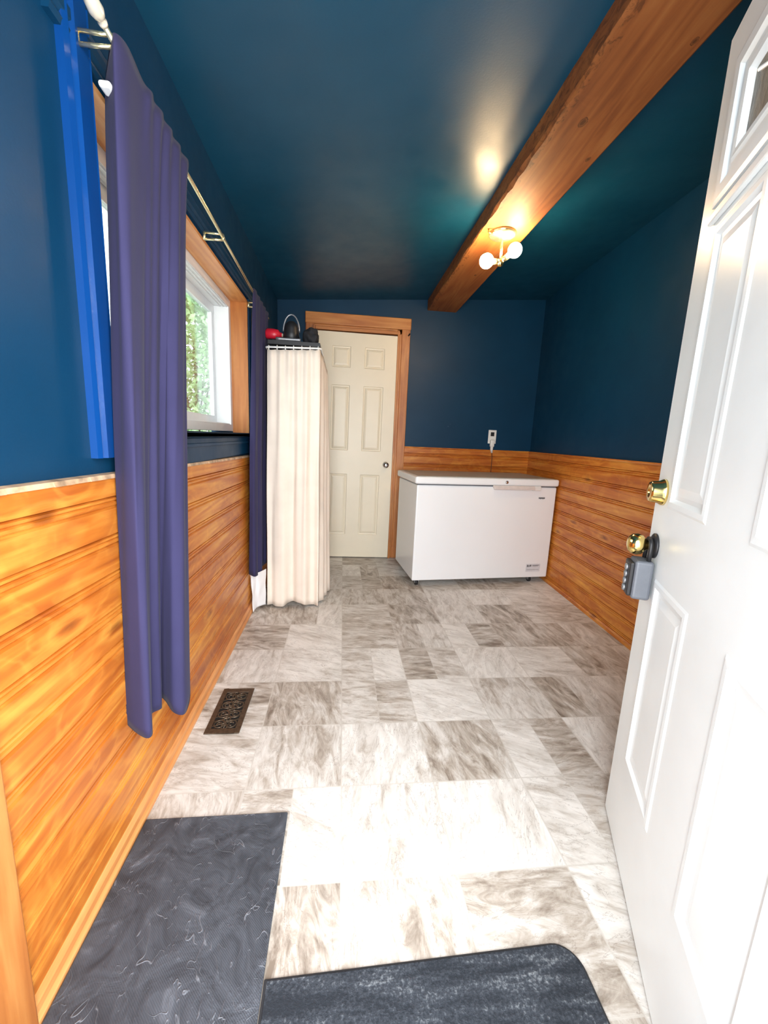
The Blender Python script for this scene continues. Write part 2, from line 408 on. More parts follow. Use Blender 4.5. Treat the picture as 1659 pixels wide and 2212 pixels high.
# caps (ragged pale top edge on the left one)
capp = [(0, 0), (.022, 0), (.024, .006), (.022, .012), (0, .012)]
bm = bmesh.new(); random.seed(3)
n = 60
for i in range(n):
    ya, yb = .26+(YB-.26)*i/n, .26+(YB-.26)*(i+1)/n
    za, zb = 1.008*(1-SH*(ya-.26)), 1.008*(1-SH*(yb-.26))
    extrude_profile(bm, [(0, 0), (.018+random.random()*.004, 0), (.018, .010), (0, .012)], (XL, ya, za), (XL, yb, zb), (1, 0, 0), (0, 0, 1))
S(obj('trim_4', bm, plain('paint_edged_pine_cap', (.50, .33, .20), .5, noise_amt=.5, nscale=25)))
bm = bmesh.new(); extrude_profile(bm, capp, (xr(YF), YF, 1.040), (xr(YB), YB, 1.040), (-1, 0, 0), (0, 0, 1)); S(obj('trim_5', bm, MT['pine']))
bm = bmesh.new(); extrude_profile(bm, capp, (.56, YB, 1.040), (xr(YB), YB, 1.040), (0, -1, 0), (0, 0, 1)); S(obj('trim_6', bm, MT['pine_x']))
# baseboards
bb = [(0, 0), (.030, 0), (.030, .012), (.024, .022), (.024, .040), (.018, .052), (.010, .058), (0, .058)]
bm = bmesh.new(); extrude_profile(bm, bb, (XL, .26, 0), (XL, YB, 0), (1, 0, 0), (0, 0, 1)); S(obj('baseboard_left', bm, MT['pine_trim_y']))
bb2 = [(0, 0), (.024, 0), (.024, .02), (.018, .03), (0, .03)]
bm = bmesh.new(); extrude_profile(bm, bb2, (xr(YF), YF, 0), (xr(YB), YB, 0), (-1, 0, 0), (0, 0, 1)); S(obj('baseboard_right', bm, MT['pine']))
bm = bmesh.new(); extrude_profile(bm, bb2, (.56, YB, 0), (xr(YB), YB, 0), (0, -1, 0), (0, 0, 1)); S(obj('baseboard_back', bm, MT['pine_x']))
# corner board by the doorway, bottom left
S(obj('trim_7', B((XL, XL+.032, .50, .632, 0, 1.03), (XL, XL+.040, .50, .52, 0, 1.03)), MT['pine_trim'], bevel=.004))

# ------------------------------------------------------------------ window in the left wall
XO = -.66; XG = -.745
win = S(obj('window_1', B((XG-.03, XO, WY0+.012, WY1-.012, WZ0+.006, WZ0+.045), (XG-.03, XO, WY0+.012, WY1-.012, WZ1-.050, WZ1-.010),
    (XG-.03, XO, WY0+.012, WY0+.05, WZ0+.045, WZ1-.05), (XG-.03, XO, WY1-.05, WY1-.012, WZ0+.045, WZ1-.05)), MT['vinyl'], bevel=.003))
def rect_frame(x0, x1, ya, yb, za, zb, t): return B((x0, x1, ya, yb, za, za+t), (x0, x1, ya, yb, zb-t, zb), (x0, x1, ya, ya+t, za+t, zb-t), (x0, x1, yb-t, yb, za+t, zb-t))
YM = (WY0+WY1)/2
for ya, yb, xx in ((WY0+.05, YM+.02, XG+.012), (YM-.02, WY1-.05, XG-.018)):
    sh = obj('sash', rect_frame(xx, xx+.022, ya, yb, WZ0+.045, WZ1-.05, .045), MT['vinyl'], win, bevel=.003)
    obj('pane', B((xx+.009, xx+.013, ya+.045, yb-.045, WZ0+.09, WZ1-.095)), MT['pane'], sh)
# thin slide tracks on the vinyl head and sill
obj('track', B(*[(x, x+.004, WY0+.05, WY1-.05, WZ1-.056, WZ1-.05) for x in (-.672, -.69, -.708)], *[(x, x+.004, WY0+.05, WY1-.05, WZ0+.045, WZ0+.051) for x in (-.672, -.69)]), MT['vinyl'], win)
jm = obj('wood_jamb', B((XO, XL+.004, WY1-.014, WY1, WZ0, WZ1), (XO, XL+.004, WY0, WY0+.014, WZ0, WZ1)), MT['pine_trim'], win)
tag(jm, 'orange pine jamb boards')
jh = obj('wood_head', B((XO, XL+.004, WY0, WY1, WZ1-.012, WZ1)), MT['pine_trim_y'], win)
# blue casing: near side board with beads, head board, sill and apron
def casing_prof(wd, t=.02): return [(0, 0), (wd, 0), (wd, t*.55), (wd-.010, t*.8), (wd-.018, t*.55), (wd-.026, t), (.030, t), (.022, t*.6), (.012, t*.9), (0, t*.7)]
bm = bmesh.new(); extrude_profile(bm, casing_prof(.098, .022), (XL, .994, 1.045), (XL, .994, 1.97), (0, 1, 0), (1, 0, 0))
cs = obj('casing', bm, MT['navy_gloss'], win); tag(cs, 'glossy bright blue side casing')
bm = bmesh.new(); extrude_profile(bm, casing_prof(.075, .018), (XL, .960, 1.872), (XL, 2.66, 1.872), (0, 0, 1), (1, 0, 0))
obj('head_casing', bm, MT['navy'], win)
bm = bmesh.new(); extrude_profile(bm, casing_prof(.055, .016), (XL, 2.592, 1.03), (XL, 2.592, 1.872), (0, 1, 0), (1, 0, 0))
obj('casing', bm, MT['navy'], win)
obj('sill', B((XO, XL+.03, WY0-.0, WY1+.0, WZ0-.022, WZ0), (XL, XL+.03, WY0-.02, WY1+.05, WZ0-.022, WZ0)), MT['navy'], win, bevel=.004)
obj('apron', B((XL, XL+.014, WY0, WY1+.03, .995, WZ0-.022), (XL, XL+.022, WY0, WY1+.03, 1.055, 1.068)), MT['navy'], win, bevel=.003)

# ------------------------------------------------------------------ back door with pine casing
def panel_sheet(bm, W, H, rects, prof, holes=(), y=0.0):
    """front face of a door in the local x-z plane (towards -y is OUT) with moulded panels; prof = [(inset, out)]"""
    xs = sorted({0, W, *[v for r in rects+list(holes) for v in (r[0], r[1])]}); zs = sorted({0, H, *[v for r in rects+list(holes) for v in (r[2], r[3])]})
    def inside(cx, cz, rr): return any(r[0] < cx < r[1] and r[2] < cz < r[3] for r in rr)
    for a, b in zip(xs, xs[1:]):
        for c, d in zip(zs, zs[1:]):
            cx, cz = (a+b)/2, (c+d)/2
            if inside(cx, cz, rects) or inside(cx, cz, holes): continue
            bm.faces.new([bm.verts.new(p) for p in ((a, y, c), (b, y, c), (b, y, d), (a, y, d))])
    for a, b, c, d in rects:
        prev = None
        for ins, out in prof:
            cur = [bm.verts.new(p) for p in ((a+ins, y-out, c+ins), (b-ins, y-out, c+ins), (b-ins, y-out, d-ins), (a+ins, y-out, d-ins))]
            if prev:
                for i in range(4): bm.faces.new((prev[i], prev[(i+1) % 4], cur[(i+1) % 4], cur[i]))
            prev = cur
        bm.faces.new(prev)
def slab_rest(bm, W, H, t, holes=()):
    # back and edges of the slab
    xs = sorted({0, W, *[v for r in holes for v in (r[0], r[1])]}); zs = sorted({0, H, *[v for r in holes for v in (r[2], r[3])]})
    for a, b in zip(xs, xs[1:]):
        for c, d in zip(zs, zs[1:]):
            if any(r[0] < (a+b)/2 < r[1] and r[2] < (c+d)/2 < r[3] for r in holes): continue
            bm.faces.new([bm.verts.new(p) for p in ((a, t, c), (a, t, d), (b, t, d), (b, t, c))])
    for q in (((0, 0, 0), (0, t, 0), (0, t, H), (0, 0, H)), ((W, 0, 0), (W, 0, H), (W, t, H), (W, t, 0)), ((0, 0, 0), (W, 0, 0), (W, t, 0), (0, t, 0)), ((0, 0, H), (0, t, H), (W, t, H), (W, 0, H))):
        bm.faces.new([bm.verts.new(p) for p in q])
BX0, BW = -.25, .697
bm = bmesh.new()
cols = [(-.118-BX0, .042-BX0), (.160-BX0, .334-BX0)]
rects = [(a, b, c, d) for a, b in cols for c, d in ((.215, .775), (.985, 1.545), (1.69, 1.865))]
pf = [(0, 0), (.006, -.006), (.014, -.007), (.020, -.002), (.034, .001), (.036, .001)]
panel_sheet(bm, BW, 1.975, rects, pf); slab_rest(bm, BW, 1.975, .035)
d2 = S(obj('door_2', bm, MT['cream'], loc=(BX0, YB-.045, .012)))
d2.rotation_euler = (0, radians(.35), 0)
bm = bmesh.new(); lathe(bm, [(0, .0), (.026, 0), (.026, .006), (.012, .010), (.011, .03), (.022, .036), (.026, .046), (.024, .056), (.012, .062), (0, .063)], 24, axis=(0, -1, 0))
kn = obj('door_knob', bm, MT['chrome'], d2, True, loc=(.386-BX0, 0, .872)); tag(kn, 'dull round metal knob')
# casing: legs, head, inner jambs, plinth
c3 = S(empty('trim_8', (0, YB, 0)))
def part(name, bm, m, parent, **k): return obj(name, bm, m, parent, **k)
part('casing_leg', B((.488, .562, -.022, 0, 0, 2.10)), MT['pine_trim'], c3, bevel=.004)
part('casing_leg', B((-.335, -.262, -.022, 0, 0, 2.10)), MT['pine_trim'], c3, bevel=.004)
part('casing_head', B((-.338, .566, -.028, 0, 2.045, 2.138)), MT['pine_trim_x'], c3, bevel=.006)
part('door_stop', B((.449, .490, -.018, 0, 0, 2.045), (.449, .466, -.052, 0, 0, 2.03)), MT['pine_trim'], c3, bevel=.003)
part('door_stop', B((-.270, -.252, -.052, 0, 0, 2.03)), MT['pine_trim'], c3, bevel=.003)
part('jamb_head', B((-.262, .49, -.018, 0, 2.005, 2.045), (-.25, .47, -.055, 0, 1.995, 2.02)), MT['pine_trim_x'], c3, bevel=.003)
part('plinth', B((.480, .572, -.03, 0, 0, .11)), MT['pine_trim'], c3, bevel=.004)
bm = bmesh.new(); tube(bm, [(.545, -.022, 2.0), (.548, -.04, 2.0), (.552, -.052, 2.008)], .006, 8)
part('hook', bm, MT['black'], c3)

# ------------------------------------------------------------------ front door (white, swung open on the right)
A = .4358; DW, DH = .84, 2.03
root = S(obj('door_1', bmesh.new(), MT['door_white'])); bpy.data.objects.remove(root)
hx, hy = .854-DW*sin(A), 1.015-DW*cos(A)
def fx(s): return DW - s
# local frame: x from hinge to free edge, -y is the side we see  -> mirror so that -y maps on the visible normal
bm = bmesh.new()
rects = []
for s0, s1 in ((.105, .335), (.505, .735)):
    rects += [(fx(s1), fx(s0), .250, .785), (fx(s1), fx(s0), .970, 1.600)]
hole = (fx(.745), fx(.095), 1.660, 1.925)
pf = [(0, 0), (.006, .003), (.018, .0035), (.026, -.004), (.036, -.005), (.056, -.001), (.060, -.001)]
panel_sheet(bm, DW, DH, rects, pf, [hole]); slab_rest(bm, DW, DH, .044, [hole])
# y must point away from the visible side: build with local y = -n
for v in bm.verts: v.co.y = -v.co.y
bmesh.ops.reverse_faces(bm, faces=bm.faces)
d1 = S(obj('door_1', bm, MT['door_white'], loc=(hx, hy, .008), rotz=pi/2-A))
# in this frame +y points out of the visible face
bm = bmesh.new()
def ring_frame(bm, rect, prof):
    prev = None; a, b, c, d = rect
    for ins, out in prof:
        cur = [bm.verts.new(p) for p in ((a+ins, out, c+ins), (b-ins, out, c+ins), (b-ins, out, d-ins), (a+ins, out, d-ins))]
        if prev:
            for i in range(4): bm.faces.new((prev[i], prev[(i+1) % 4], cur[(i+1) % 4], cur[i]))
        prev = cur
ring_frame(bm, (hole[0]-.012, hole[1]+.012, hole[2]-.012, hole[3]+.012), [(.0, .0), (.0, .007), (.010, .010), (.034, .010), (.042, .003), (.058, .003), (.064, .007), (.076, .006), (.082, -.008), (.082, -.03), (.02, -.044)])
lf = obj('lite_frame', bm, MT['door_white'], d1); tag(lf, 'raised white frame around the window lite')
obj('glass_pane', B((hole[0]+.05, hole[1]-.05, -.012, -.006, hole[2]+.02, hole[3]-.03)), MT['obscure'], d1)
# caming bars fan out in the lite
bm = bmesh.new(); cxm, czm = (hole[0]+hole[1])/2, hole[2]+.07
for ang in (25, 60, 90, 120, 155):
    r_ = .26 if ang in (25, 155) else .14
    tube(bm, [(cxm, -.004, czm), (cxm+r_*cos(radians(ang)), -.004, min(hole[3]-.08, czm+r_*sin(radians(ang))))], .004, 6)
obj('muntin', bm, MT['door_white'], d1)
# little arched eyebrow moulding on the rail under the lite
obj('rail_moulding', B((hole[0]-.012, hole[1]+.012, 0, .012, 1.612, 1.634)), MT['door_white'], d1, bevel=.004)
# deadbolt and knob
bm = bmesh.new(); lathe(bm, [(0, 0), (.034, 0), (.034, .006), (.029, .012), (.027, .030), (.024, .034), (.010, .034), (.009, .031), (0, .031)], 28, axis=(0, 1, 0))
obj('deadbolt', bm, MT['brass'], d1, True, loc=(fx(.06), 0, 1.005))
bm = bmesh.new(); lathe(bm, [(0, 0), (.033, 0), (.033, .005), (.024, .010), (0, .010)], 28, axis=(0, 1, 0))
rs = obj('knob_rose', bm, MT['black'], d1, True, loc=(fx(.06), 0, .862))
bm = bmesh.new(); lathe(bm, [(0, .0), (.013, 0), (.012, .018), (.016, .024), (.026, .032), (.0285, .043), (.026, .055), (.018, .063), (.007, .066), (0, .066)], 28, axis=(0, 1, 0))
obj('door_knob', bm, MT['brass'], rs, True, loc=(0, 0, 0))
# hinges on the hinge side and weather strip under the door
for z in (.2, 1.0, 1.8):
    bm = bmesh.new(); lathe(bm, [(0, 0), (.006, 0), (.006, .09), (0, .09)], 12); obj('hinge', bm, MT['brass'], d1, True, loc=(-.004, .004, z))
obj('bottom_sweep', B((.005, DW-.005, -.046, -.002, -.005, .012)), MT['grey_plastic'], d1)

# key lockbox hanging on the knob
n_out = Vector((-cos(A), sin(A), 0)); u_out = Vector((sin(A), cos(A), 0))
lk = empty('key_lockbox', (hx+u_out.x*fx(.068)+n_out.x*.0, hy+u_out.y*fx(.068)+n_out.y*.0, .728), rotz=pi/2-A)
tag(lk, 'grey key lockbox with black shackle hanging from the brass knob of the open white door', 'lockbox')
bm = bmesh.new(); box(bm, -.033, .033, .004, .048, 0, .105)
obj('lockbox_body', bm, MT['grey_plastic'], lk, bevel=.008, seg=3)
bm = bmesh.new(); box(bm, -.029, .029, .046, .058, .006, .098)
obj('lockbox_door', bm, MT['black'], lk, bevel=.005)
for i in range(4):
    bm = bmesh.new(); lathe(bm, [(0, 0), (.009, 0), (.009, .006), (0, .006)], 16, axis=(0, 1, 0)); obj('dial', bm, MT['grey_metal'], lk, True, loc=(0, .057, .022+.019*i))
bm = bmesh.new(); pts = [(-.020, .020, .10), (-.021, .020, .135)] + [(-.021*cos(pi*k/10)*-1*-1, .020, .140+.026*sin(pi*k/10)) for k in range(11)] + [(.021, .020, .135), (.020, .020, .10)]
pts = [(-.021, .017, .10), (-.021, .017, .135)] + [(-.021*cos(pi*k/10), .017, .140+.022*sin(pi*k/10)) for k in range(11)] + [(.021, .017, .135), (.021, .017, .10)]
tube(bm, pts, .0055, 10); obj('shackle', bm, MT['black'], lk, True)

# ------------------------------------------------------------------ ceiling beam
random.seed(11)
bx0, bx1, bz = .702, .966, 2.222
bm = bmesh.new(); NB = 90; prev = None
for i in range(NB+1):
    y = .25 + (YB-.25)*i/NB
    wob = .004*sin(y*9.1)+.003*sin(y*23+1)+random.uniform(-.0015, .0015)
    chip = random.uniform(.004, .014) if .7 < y < 2.2 else random.uniform(.001, .005)
    pr = [(bx0, 2.34), (bx0+wob*.5, bz+chip+.004), (bx0+chip, bz), (bx1-.012, bz), (bx1, bz+.010), (bx1, 2.36)]
    cur = [bm.verts.new((x, y, z)) for x, z in pr]
    if prev:
        for k in range(6): bm.faces.new((prev[k], prev[(k+1) % 6], cur[(k+1) % 6], cur[k]))
    else: bm.faces.new(cur[::-1])
    prev = cur
bm.faces.new(prev)
beam_m = wood('rough_beam_wood', (.16, .046, .014), (.25, .082, .022), (.33, .13, .038), 'y', .6, knot_amt=0, spec=.25)
nt = beam_m.node_tree; bs = nt.nodes['Principled BSDF']; src = bs.inputs['Base Color'].links[0].from_socket
g = N(nt, 'ShaderNodeNewGeometry'); c = src
for kx, ky, kr in ((.925, 1.72, .011), (.80, 1.55, .018), (.93, 1.235, .010), (.86, 2.9, .010)):
    sub = N(nt, 'ShaderNodeVectorMath', operation='SUBTRACT'); L(nt, g.outputs['Position'], sub.inputs[0]); sub.inputs[1].default_value = (kx, ky, bz)
    mu = N(nt, 'ShaderNodeVectorMath', operation='MULTIPLY'); L(nt, sub.outputs[0], mu.inputs[0]); mu.inputs[1].default_value = (1, .6, .3)
    ln = N(nt, 'ShaderNodeVectorMath', operation='LENGTH'); L(nt, mu.outputs[0], ln.inputs[0])
    dd = math_n(nt, 'ADD', math_n(nt, 'DIVIDE', ln.outputs['Value'], kr), math_n(nt, 'MULTIPLY', noise(nt, coords(nt), 90, 3), .5))
    c = mixc(nt, ramp(nt, [(.55, (.8, .8, .8)), (.85, (.35, .35, .35)), (1.05, (1, 1, 1)), (1.4, (0, 0, 0))], dd), c, (.05, .016, .006))
spx = N(nt, 'ShaderNodeSeparateXYZ'); L(nt, g.outputs['Position'], spx.inputs[0])
edge_f = math_n(nt, 'MULTIPLY', math_n(nt, 'LESS_THAN', math_n(nt, 'ADD', spx.outputs[0], math_n(nt, 'MULTIPLY', noise(nt, coords(nt), 12, 3), .06)), bx0+.058), ramp(nt, [(.50, (0, 0, 0)), (.60, (1, 1, 1))], noise(nt, coords(nt, (1.6, .8, 1.6)), 30, 5, .7, 1)))
c = mixc(nt, math_n(nt, 'MULTIPLY', edge_f, .65), c, (.07, .022, .008))
L(nt, c, bs.inputs['Base Color'])
beam = obj('ceiling_beam', bm, beam_m)
tag(beam, 'rough brown timber beam with knots running along the dark blue ceiling', 'beam')

# ------------------------------------------------------------------ two-bulb lamp under the beam
lamp = empty('ceiling_lamp', (.822, 2.33, bz)); tag(lamp, 'brass lamp with two lit bare bulbs under the ceiling beam', 'lamp')
bm = bmesh.new(); lathe(bm, [(0, 0), (.072, 0), (.072, -.008), (.060, -.018), (.022, -.026), (.012, -.032), (0, -.032)], 32)
obj('canopy', bm, MT['brass_pale'], lamp, True)
bm = bmesh.new(); tube(bm, [(0, 0, -.025), (.003, 0, -.135)], .007, 12)
obj('stem', bm, MT['brass_pale'], lamp, True)
bm = bmesh.new(); lathe(bm, [(0, .0), (.014, .0), (.018, -.012), (.014, -.03), (.006, -.036), (0, -.036)], 20, origin=(.003, 0, -.128))
obj('hub', bm, MT['brass'], lamp, True)
for dx, dy, dz in ((-.078, -.01, -.146), (.070, -.02, -.085)):
    d = Vector((dx, dy, dz+.140)); e = Vector((dx, dy, dz)); d0 = Vector((.003, 0, -.138)); dn = (e-d0).normalized()
    bm = bmesh.new(); tube(bm, [d0, d0+dn*.042], [.011, .016], 14)
    sk = obj('socket', bm, MT['brass_pale'], lamp, True)
    bm = bmesh.new(); R_ = .037
    lathe(bm, [(.013, -.044)] + [(R_*sin(t), -R_*cos(t)) for t in [pi*(.13+.87*k/14) for k in range(15)]], 24, origin=e, axis=dn)
    obj('bulb', bm, MT['bulb'], sk, True)
# old fixing hook beside the lamp
bm = bmesh.new(); tube(bm, [(.735, 2.30, bz), (.735, 2.30, bz-.014), (.742, 2.298, bz-.018), (.775, 2.296, bz-.012)], .0035, 8)
hk = obj('beam_hook', bm, MT['brass'], None, True); tag(hk, 'small brass hook screwed into the beam beside the lamp', 'hook')

# ------------------------------------------------------------------ chest freezer
FR = math.atan2(.115, 1.145)
fz = empty('chest_freezer', (.553, 2.925, 0), rotz=FR)
tag(fz, 'white chest freezer on castors in the back right corner', 'freezer')
FWd, FD, FH = 1.150, .56, .855
obj('freezer_body', B((0, FWd, 0, FD, .05, .79)), MT['white_gloss'], fz, bevel=.008, seg=3)
gk = obj('gasket', B((.008, FWd-.008, .008, FD-.01, .788, .800)), MT['grey_plastic'], fz)
lid = obj('lid', B((-.018, FWd+.008, -.016, FD+.01, .799, .853)), MT['white_gloss'], fz, bevel=.014, seg=4)
tag(lid, 'white lid with rounded edges')
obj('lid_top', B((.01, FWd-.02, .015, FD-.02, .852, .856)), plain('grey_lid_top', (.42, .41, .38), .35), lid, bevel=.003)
bm = B((.60, .945, -.024, .0, .778, .800), (.60, .945, -.030, -.016, .770, .786))
obj('handle', bm, plain('pinkish_white_plastic', (.70, .63, .60), .4), fz, bevel=.005)
bm = bmesh.new(); lathe(bm, [(0, 0), (.012, 0), (.012, .006), (.008, .008), (0, .008)], 20, axis=(0, -1, 0)); obj('lid_lock', bm, MT['chrome'], fz, True, loc=(.705, -.016, .826))
obj('hinge', B((.93, 1.0, -.02, .005, .765, .80)), MT['white_plastic'], fz, bevel=.004)
lg = obj('maker_badge', B(*[(1.0+.011*i, 1.008+.011*i, -.003, .001, .700-.002*(i % 2), .712) for i in range(5)]), MT['print_grey'], fz)
tag(lg, 'tiny grey lettering on the front')
st = obj('energy_sticker', B((.955, 1.08, -.002, .001, .10, .165)), MT['label_paper'], fz)
obj('sticker_print', B((.962, .972, -.003, 0, .140, .158), (.976, .984, -.003, 0, .140, .155), (.988, 1.0, -.003, 0, .143, .158), (1.01, 1.07, -.003, 0, .152, .156), (1.01, 1.06, -.003, 0, .145, .148), (.962, 1.07, -.003, 0, .116, .118)), MT['print_grey'], st)
for x, y in ((.05, .05), (FWd-.13, .05), (.05, FD-.06), (FWd-.06, FD-.06)):
    bm = bmesh.new(); lathe(bm, [(0, -.011), (.020, -.011), (.022, -.006), (.022, .006), (.020, .011), (0, .011)], 20, origin=(0, 0, .022), axis=(1, 0, 0))
    cs = obj('castor', bm, MT['black'], fz, True, loc=(x, y, 0))
    obj('castor_fork', B((-.018, -.013, -.016, .016, .02, .052), (.013, .018, -.016, .016, .02, .052), (-.020, .020, -.018, .018, .046, .052)), MT['grey_metal'], cs)

# outlet and the cord of the freezer
ol = empty('wall_outlet', (1.382, YB, 1.172)); tag(ol, 'white wall outlet plate above the chest freezer', 'outlet')
obj('cover_plate', B((-.038, .038, -.006, 0, -.062, .062)), MT['white_plastic'], ol, bevel=.003)
obj('socket_face', B((-.017, .017, -.009, -.004, .006, .042)), MT['black'], ol, bevel=.002)
pc = empty('power_cord', (1.382, YB, 1.10)); tag(pc, 'white plug and brown cord running from the outlet down behind the freezer', 'cord')
bm = B((-.022, .016, -.040, -.006, -.02, .045)); obj('plug', bm, MT['white_plastic'], pc, bevel=.008)
bm = bmesh.new(); tube(bm, [(-.004, -.028, -.01), (-.006, -.03, -.04), (0, -.028, -.075)], [.014, .013, .008], 12); obj('plug_sleeve', bm, MT['white_plastic'], pc, True)
bm = bmesh.new(); tube(bm, [(0, -.028, -.07), (.008, -.026, -.12), (.01, -.024, -.3), (.012, -.026, -.6), (.06, -.03, -.8), (.1, -.04, -1.05)], .0035, 8); obj('cord', bm, plain('brown_cord', (.10, .03, .015), .5), pc, True)

# ------------------------------------------------------------------ curtains
def catmull(pts, n):
    out = []; P = [Vector(p) for p in pts]; m = len(P)-1
    for i in range(n+1):
        t = m*i/n; k = min(int(t), m-1); u = t-k
        p0, p1, p2, p3 = P[max(k-1, 0)], P[k], P[k+1], P[min(k+2, m)]
        out.append(.5*((2*p1)+(-p0+p2)*u+(2*p0-5*p1+4*p2-p3)*u*u+(-p0+3*p1-3*p2+p3)*u**3))
    return out
def drape(name, top, bot, m, nz=40, nu=160, parent=None, thick=.0022, ease=1.4, mid=None):
    """cloth between a top path and a hem path (points x,y,z), folds deepen downwards"""
    T, Bt = catmull(top, nu), catmull(bot, nu); bm = bmesh.new(); g = []
    for j in range(nz+1):
        v = j/nz; e = v**(1/ease)
        row = []
        for i in range(nu+1):
            p = T[i].lerp(Bt[i], e); p.z = T[i].z + (Bt[i].z-T[i].z)*v
            p.x += .0022*sin(9*v+i*.23)*sin(pi*v); row.append(bm.verts.new(p))
        g.append(row)
    for j in range(nz):
        for i in range(nu): bm.faces.new((g[j][i], g[j][i+1], g[j+1][i+1], g[j+1][i]))
    o = obj(name, bm, m, parent, True)
    so = o.modifiers.new('thickness', 'SOLIDIFY'); so.thickness = thick; so.offset = 0
    return o
RODX = -.483
def rodz(y): return 1.888 - .036*(y-1.0)
# near curtain: broad flat near fold facing the doorway, then tighter folds
top = []; nP = 15
for i in range(nP):
    t = i/(nP-1); y = 1.03 + .39*t
    top.append((RODX + (.016 if i % 2 else .009), y, rodz(y)+.014))
top[0] = (-.520, 1.075, rodz(1.03)-.03); top[1] = (-.490, 1.040, rodz(1.03)); top[2] = (RODX+.010, 1.022, rodz(1.0)+.004); top[3] = (RODX+.016, 1.06, rodz(1.06)+.014)
bot = [(-.556, 1.028, .335), (-.525, 1.006, .328), (-.492, .990, .322), (-.482, 1.000, .322), (-.500, 1.040, .322), (-.520, 1.085, .322),
       (-.505, 1.110, .320), (-.516, 1.135, .318), (-.528, 1.165, .318), (-.508, 1.150, .315), (-.475, 1.120, .300), (-.450, 1.130, .285), (-.452, 1.180, .295), (-.470, 1.230, .31), (-.495, 1.245, .32)]
c1 = drape('window_curtain', top, bot, MT['navy_cloth'], nz=60, nu=280)
tag(c1, 'purple-navy curtain hanging in the foreground at the near end of the brass rod', 'curtain')
top = []; 
for i in range(11):
    t = i/10; y = 2.33 + .42*t; top.append((-.478 + (.007 if i % 2 else 0), y, rodz(y)+.012))
bot = [(-.545, 2.42, .27), (-.510, 2.40, .262), (-.500, 2.45, .255), (-.520, 2.49, .25), (-.500, 2.50, .235), (-.490, 2.53, .23), (-.510, 2.58, .25), (-.500, 2.63, .26), (-.485, 2.66, .27), (-.5, 2.72, .28), (-.51, 2.78, .28)]
c2 = drape('window_curtain', top, bot, MT['navy_cloth'], nz=40, nu=160)
tag(c2, 'dark navy curtain at the far end of the rod, beside the cream shower curtain', 'curtain')
# rod
rod = empty('curtain_rod', (RODX, 1.0, rodz(1.0))); tag(rod, 'thin brass curtain rod with teardrop finial above the left window', 'curtain rod')
bm = bmesh.new(); tube(bm, [(0, -.005, 0), (0, 1.78, rodz(2.78)-rodz(1.0))], .0055, 12); obj('pole', bm, MT['brass_pale'], rod, True)
bm = bmesh.new(); lathe(bm, [(0, -.004), (.008, -.002), (.009, .004), (.006, .008), (.011, .014), (.0145, .024), (.013, .040), (.008, .054), (.002, .062), (0, .063)], 24, axis=(0, -1, .12))
fin = obj('finial', bm, plain('ivory_brass_finial', (.85, .76, .60), .25, .35), rod, True, loc=(0, .0, .0))
for y in (1.035, 1.80, 2.55):
    yy = y-1.0; dz = rodz(y)-rodz(1.0); bm = bmesh.new()
    wx = XL-RODX+.018
    tube(bm, [(wx, yy, dz+.012), (0, yy, dz+.010)], .0042, 8); tube(bm, [(wx, yy, dz-.012), (0, yy, dz-.010)], .0042, 8)
    tube(bm, [(wx, yy, dz-.014), (wx, yy, dz+.014)], .005, 8); tube(bm, [(0.001, yy, dz-.011), (.003, yy, dz), (0.001, yy, dz+.011)], .0045, 8)
    obj('bracket', bm, MT['brass_pale'], rod, True)
# white tie-back clip on the curtain near the rod
cl = obj('curtain_clip', B((-.012, .012, -.016, .016, -.006, .006)), MT['white_plastic'], bevel=.005, loc=(-.460, .985, 1.777)); cl.location = (-.497, 1.030, 1.80)
tag(cl, 'small white plastic clip on the near edge of the foreground curtain', 'clip')

# ------------------------------------------------------------------ storage rack wrapped in a cream shower curtain
rk = empty('storage_rack', (-.30, 2.72, 0)); tag(rk, 'slim black rack standing inside the cream shower curtain by the left wall', 'rack')
for sx in (-.135, .135):
    for sy in (-.125, .125):
        bm = bmesh.new(); tube(bm, [(sx, sy, 0), (sx, sy, 1.665)], .008, 10); obj('post', bm, MT['black'], rk, True)
for z in (.25, .75, 1.2): obj('shelf', B((-.14, .14, -.13, .13, z, z+.008)), MT['black'], rk)
obj('top_tray', B((-.150, .150, -.140, .140, 1.635, 1.641), (-.150, .150, -.142, -.138, 1.635, 1.657), (-.150, .150, .138, .142, 1.635, 1.657), (-.152, -.148, -.14, .14, 1.635, 1.657), (.148, .152, -.14, .14, 1.635, 1.657)), MT['black'], rk)
bm = bmesh.new(); tube(bm, [(-.158, .13, 1.605), (-.158, -.155, 1.612), (-.150, -.163, 1.612), (.150, -.163, 1.622), (.158, -.155, 1.622), (.175, .13, 1.56)], .0055, 10)
rl = obj('curtain_rail', bm, MT['white_plastic'], rk, True); tag(rl, 'white curtain rail')
# curtain cloth
f0, f1 = (-.462, 2.555), (-.142, 2.560)
top, bot = [], []
nf = 12
for i in range(nf+1):
    t = i/nf; x = f0[0]+.010 + (f1[0]-f0[0]-.015)*t; top.append((x, 2.558+.008*(-1)**i, 1.600+.016*t-.006*(i % 2)))
    xb = f0[0]-.002 + (f1[0]-f0[0]+.006)*t; bot.append((xb, 2.547+.022*sin(t*15+.6)+.006*sin(t*31), .012+.026*(t > .3)*(t < .85)*sin(pi*(t-.3)/.55)))
ns = 7
for i in range(1, ns+1):
    t = i/ns; top.append((-.142+.030*t+.004*(-1)**i, 2.56+.30*t, 1.612-.085*t)); bot.append((-.135+.065*t+.012*(-1)**i, 2.56+.30*t, .015))
sc_ = drape('shower_curtain', top, bot, MT['beige_cloth'], nz=40, nu=220)
tag(sc_, 'cream shower curtain wrapped around the slim rack beside the cream door', 'curtain')
